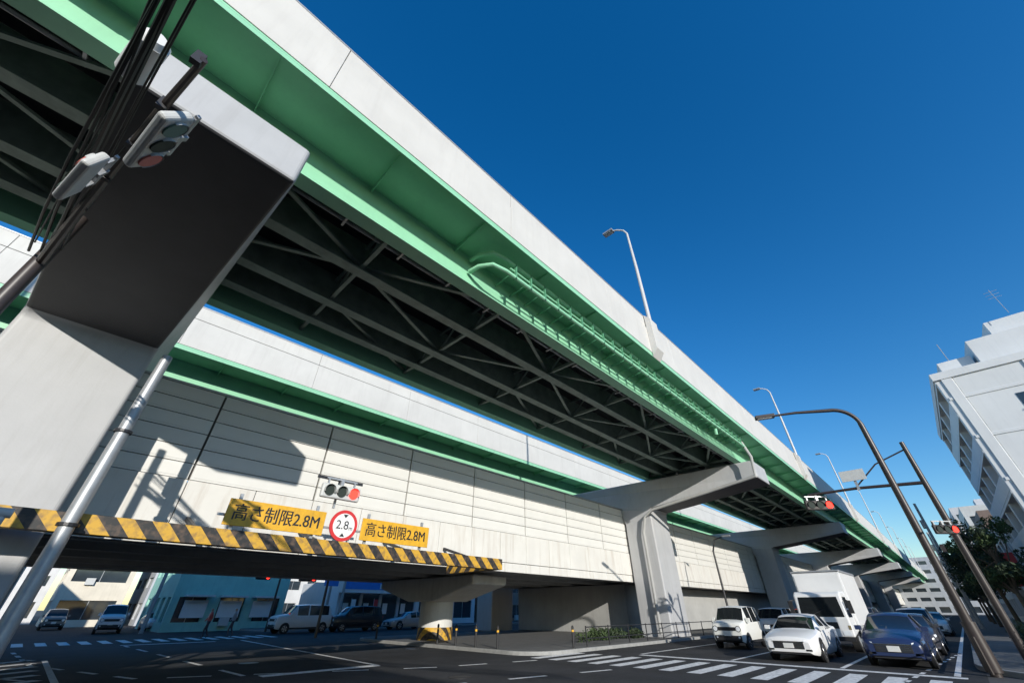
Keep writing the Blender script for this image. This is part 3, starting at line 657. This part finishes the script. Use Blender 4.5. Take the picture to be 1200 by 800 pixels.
# ------------------------------------------------------------------ pedestrians (far corner)
def person(x,y,rot,shirt,leg):
    e=empty('pedestrian',(x,y,.02)); e.rotation_euler=(0,0,rot)
    J={'p':(0,0,.92,.15),'s':(0,0,1.18,.15),'c':(0,0,1.38,.17),'n':(0,0,1.48,.06),'h1':(0.02,0,1.56,.085),'h2':(.02,0,1.66,.10),
       'l1':(0,.1,.86,.095),'l2':(.14,.1,.48,.065),'l3':(.1,.1,.07,.045),'l4':(.24,.1,.04,.04),'r1':(0,-.1,.86,.095),'r2':(-.04,-.1,.48,.065),'r3':(-.24,-.1,.1,.045),'r4':(-.12,-.1,.04,.04),
       'a1':(0,.2,1.38,.06),'a2':(-.08,.25,1.12,.045),'a3':(.05,.26,.88,.035),'b1':(0,-.2,1.38,.06),'b2':(.06,-.25,1.12,.045),'b3':(.2,-.25,.92,.035)}
    K=list(J); E=[('p','s'),('s','c'),('c','n'),('n','h1'),('h1','h2'),('p','l1'),('l1','l2'),('l2','l3'),('l3','l4'),('p','r1'),('r1','r2'),('r2','r3'),('r3','r4'),('c','a1'),('a1','a2'),('a2','a3'),('c','b1'),('b1','b2'),('b2','b3')]
    me=bpy.data.meshes.new('body'); me.from_pydata([J[k][:3] for k in K],[(K.index(a),K.index(b)) for a,b in E],[])
    o=bpy.data.objects.new('body',me); scene.collection.objects.link(o); o.parent=e
    m=o.modifiers.new('skin','SKIN')
    for i,k in enumerate(K): me.skin_vertices[0].data[i].radius=(J[k][3],)*2
    me.skin_vertices[0].data[0].use_root=True
    o.modifiers.new('sub','SUBSURF').levels=1
    cm=bpy.data.materials.new('clothes'); cm.use_nodes=True; nt=cm.node_tree; tc=nt.nodes.new('ShaderNodeTexCoord'); sp=nt.nodes.new('ShaderNodeSeparateXYZ'); nt.links.new(tc.outputs['Object'],sp.inputs[0])
    mr=nt.nodes.new('ShaderNodeMapRange'); mr.inputs[2].default_value=2.0; nt.links.new(sp.outputs[2],mr.inputs[0]); rp=nt.nodes.new('ShaderNodeValToRGB'); rp.color_ramp.interpolation='CONSTANT'
    rp.color_ramp.elements[0].color=(*leg,1); e1=rp.color_ramp.elements[1]; e1.position=.47; e1.color=(*shirt,1)
    for p,c in ((.735,(.45,.28,.2,1)),(.83,(.02,.015,.012,1))): q=rp.color_ramp.elements.new(p); q.color=c
    nt.links.new(mr.outputs[0],rp.inputs[0]); nt.links.new(rp.outputs[0],nt.nodes['Principled BSDF'].inputs['Base Color']); me.materials.append(cm)
person(9.2,37.5,R(180),(.5,.08,.07),(.03,.03,.05)); person(10.8,37.9,R(170),(.3,.3,.32),(.05,.05,.07)); person(17.4,45.4,R(60),(.1,.12,.2),(.03,.03,.03))
# ------------------------------------------------------------------ light, sky
AL=R(27); EL=R(17)
sd=Vector((-math.sin(AL)*math.cos(EL),-math.cos(AL)*math.cos(EL),math.sin(EL)))
l=bpy.data.lights.new('sun','SUN'); l.energy=5.0; l.angle=R(.5); l.color=(1,.95,.86); lo=bpy.data.objects.new('sun',l); scene.collection.objects.link(lo); lo.rotation_euler=sd.to_track_quat('Z','Y').to_euler()
w=bpy.data.worlds.new('World'); scene.world=w; w.use_nodes=True; nt=w.node_tree; bg=nt.nodes['Background']; sk=nt.nodes.new('ShaderNodeTexSky'); sk.sky_type='NISHITA'; sk.sun_disc=False
sk.sun_elevation=EL; sk.sun_rotation=math.atan2(sd.x,sd.y); sk.air_density=1.15; sk.dust_density=.3; sk.ozone_density=4
hs=nt.nodes.new('ShaderNodeHueSaturation'); hs.inputs['Hue'].default_value=.505; hs.inputs['Saturation'].default_value=1.3; hs.inputs['Value'].default_value=1.35
nt.links.new(sk.outputs[0],hs.inputs['Color']); nt.links.new(hs.outputs[0],bg.inputs[0]); bg.inputs[1].default_value=.14
# ------------------------------------------------------------------ camera
cd=bpy.data.cameras.new('camera'); cd.sensor_width=36; cd.lens=36*455/1200; cd.clip_end=4000; cd.clip_start=.05
co=bpy.data.objects.new('camera',cd); scene.collection.objects.link(co); co.location=(0,0,1.6); co.rotation_euler=(R(90+34.6),0,-math.atan2(.721,.693)); scene.camera=co
scene.view_settings.view_transform='Standard'; scene.view_settings.look='None'; scene.view_settings.exposure=0
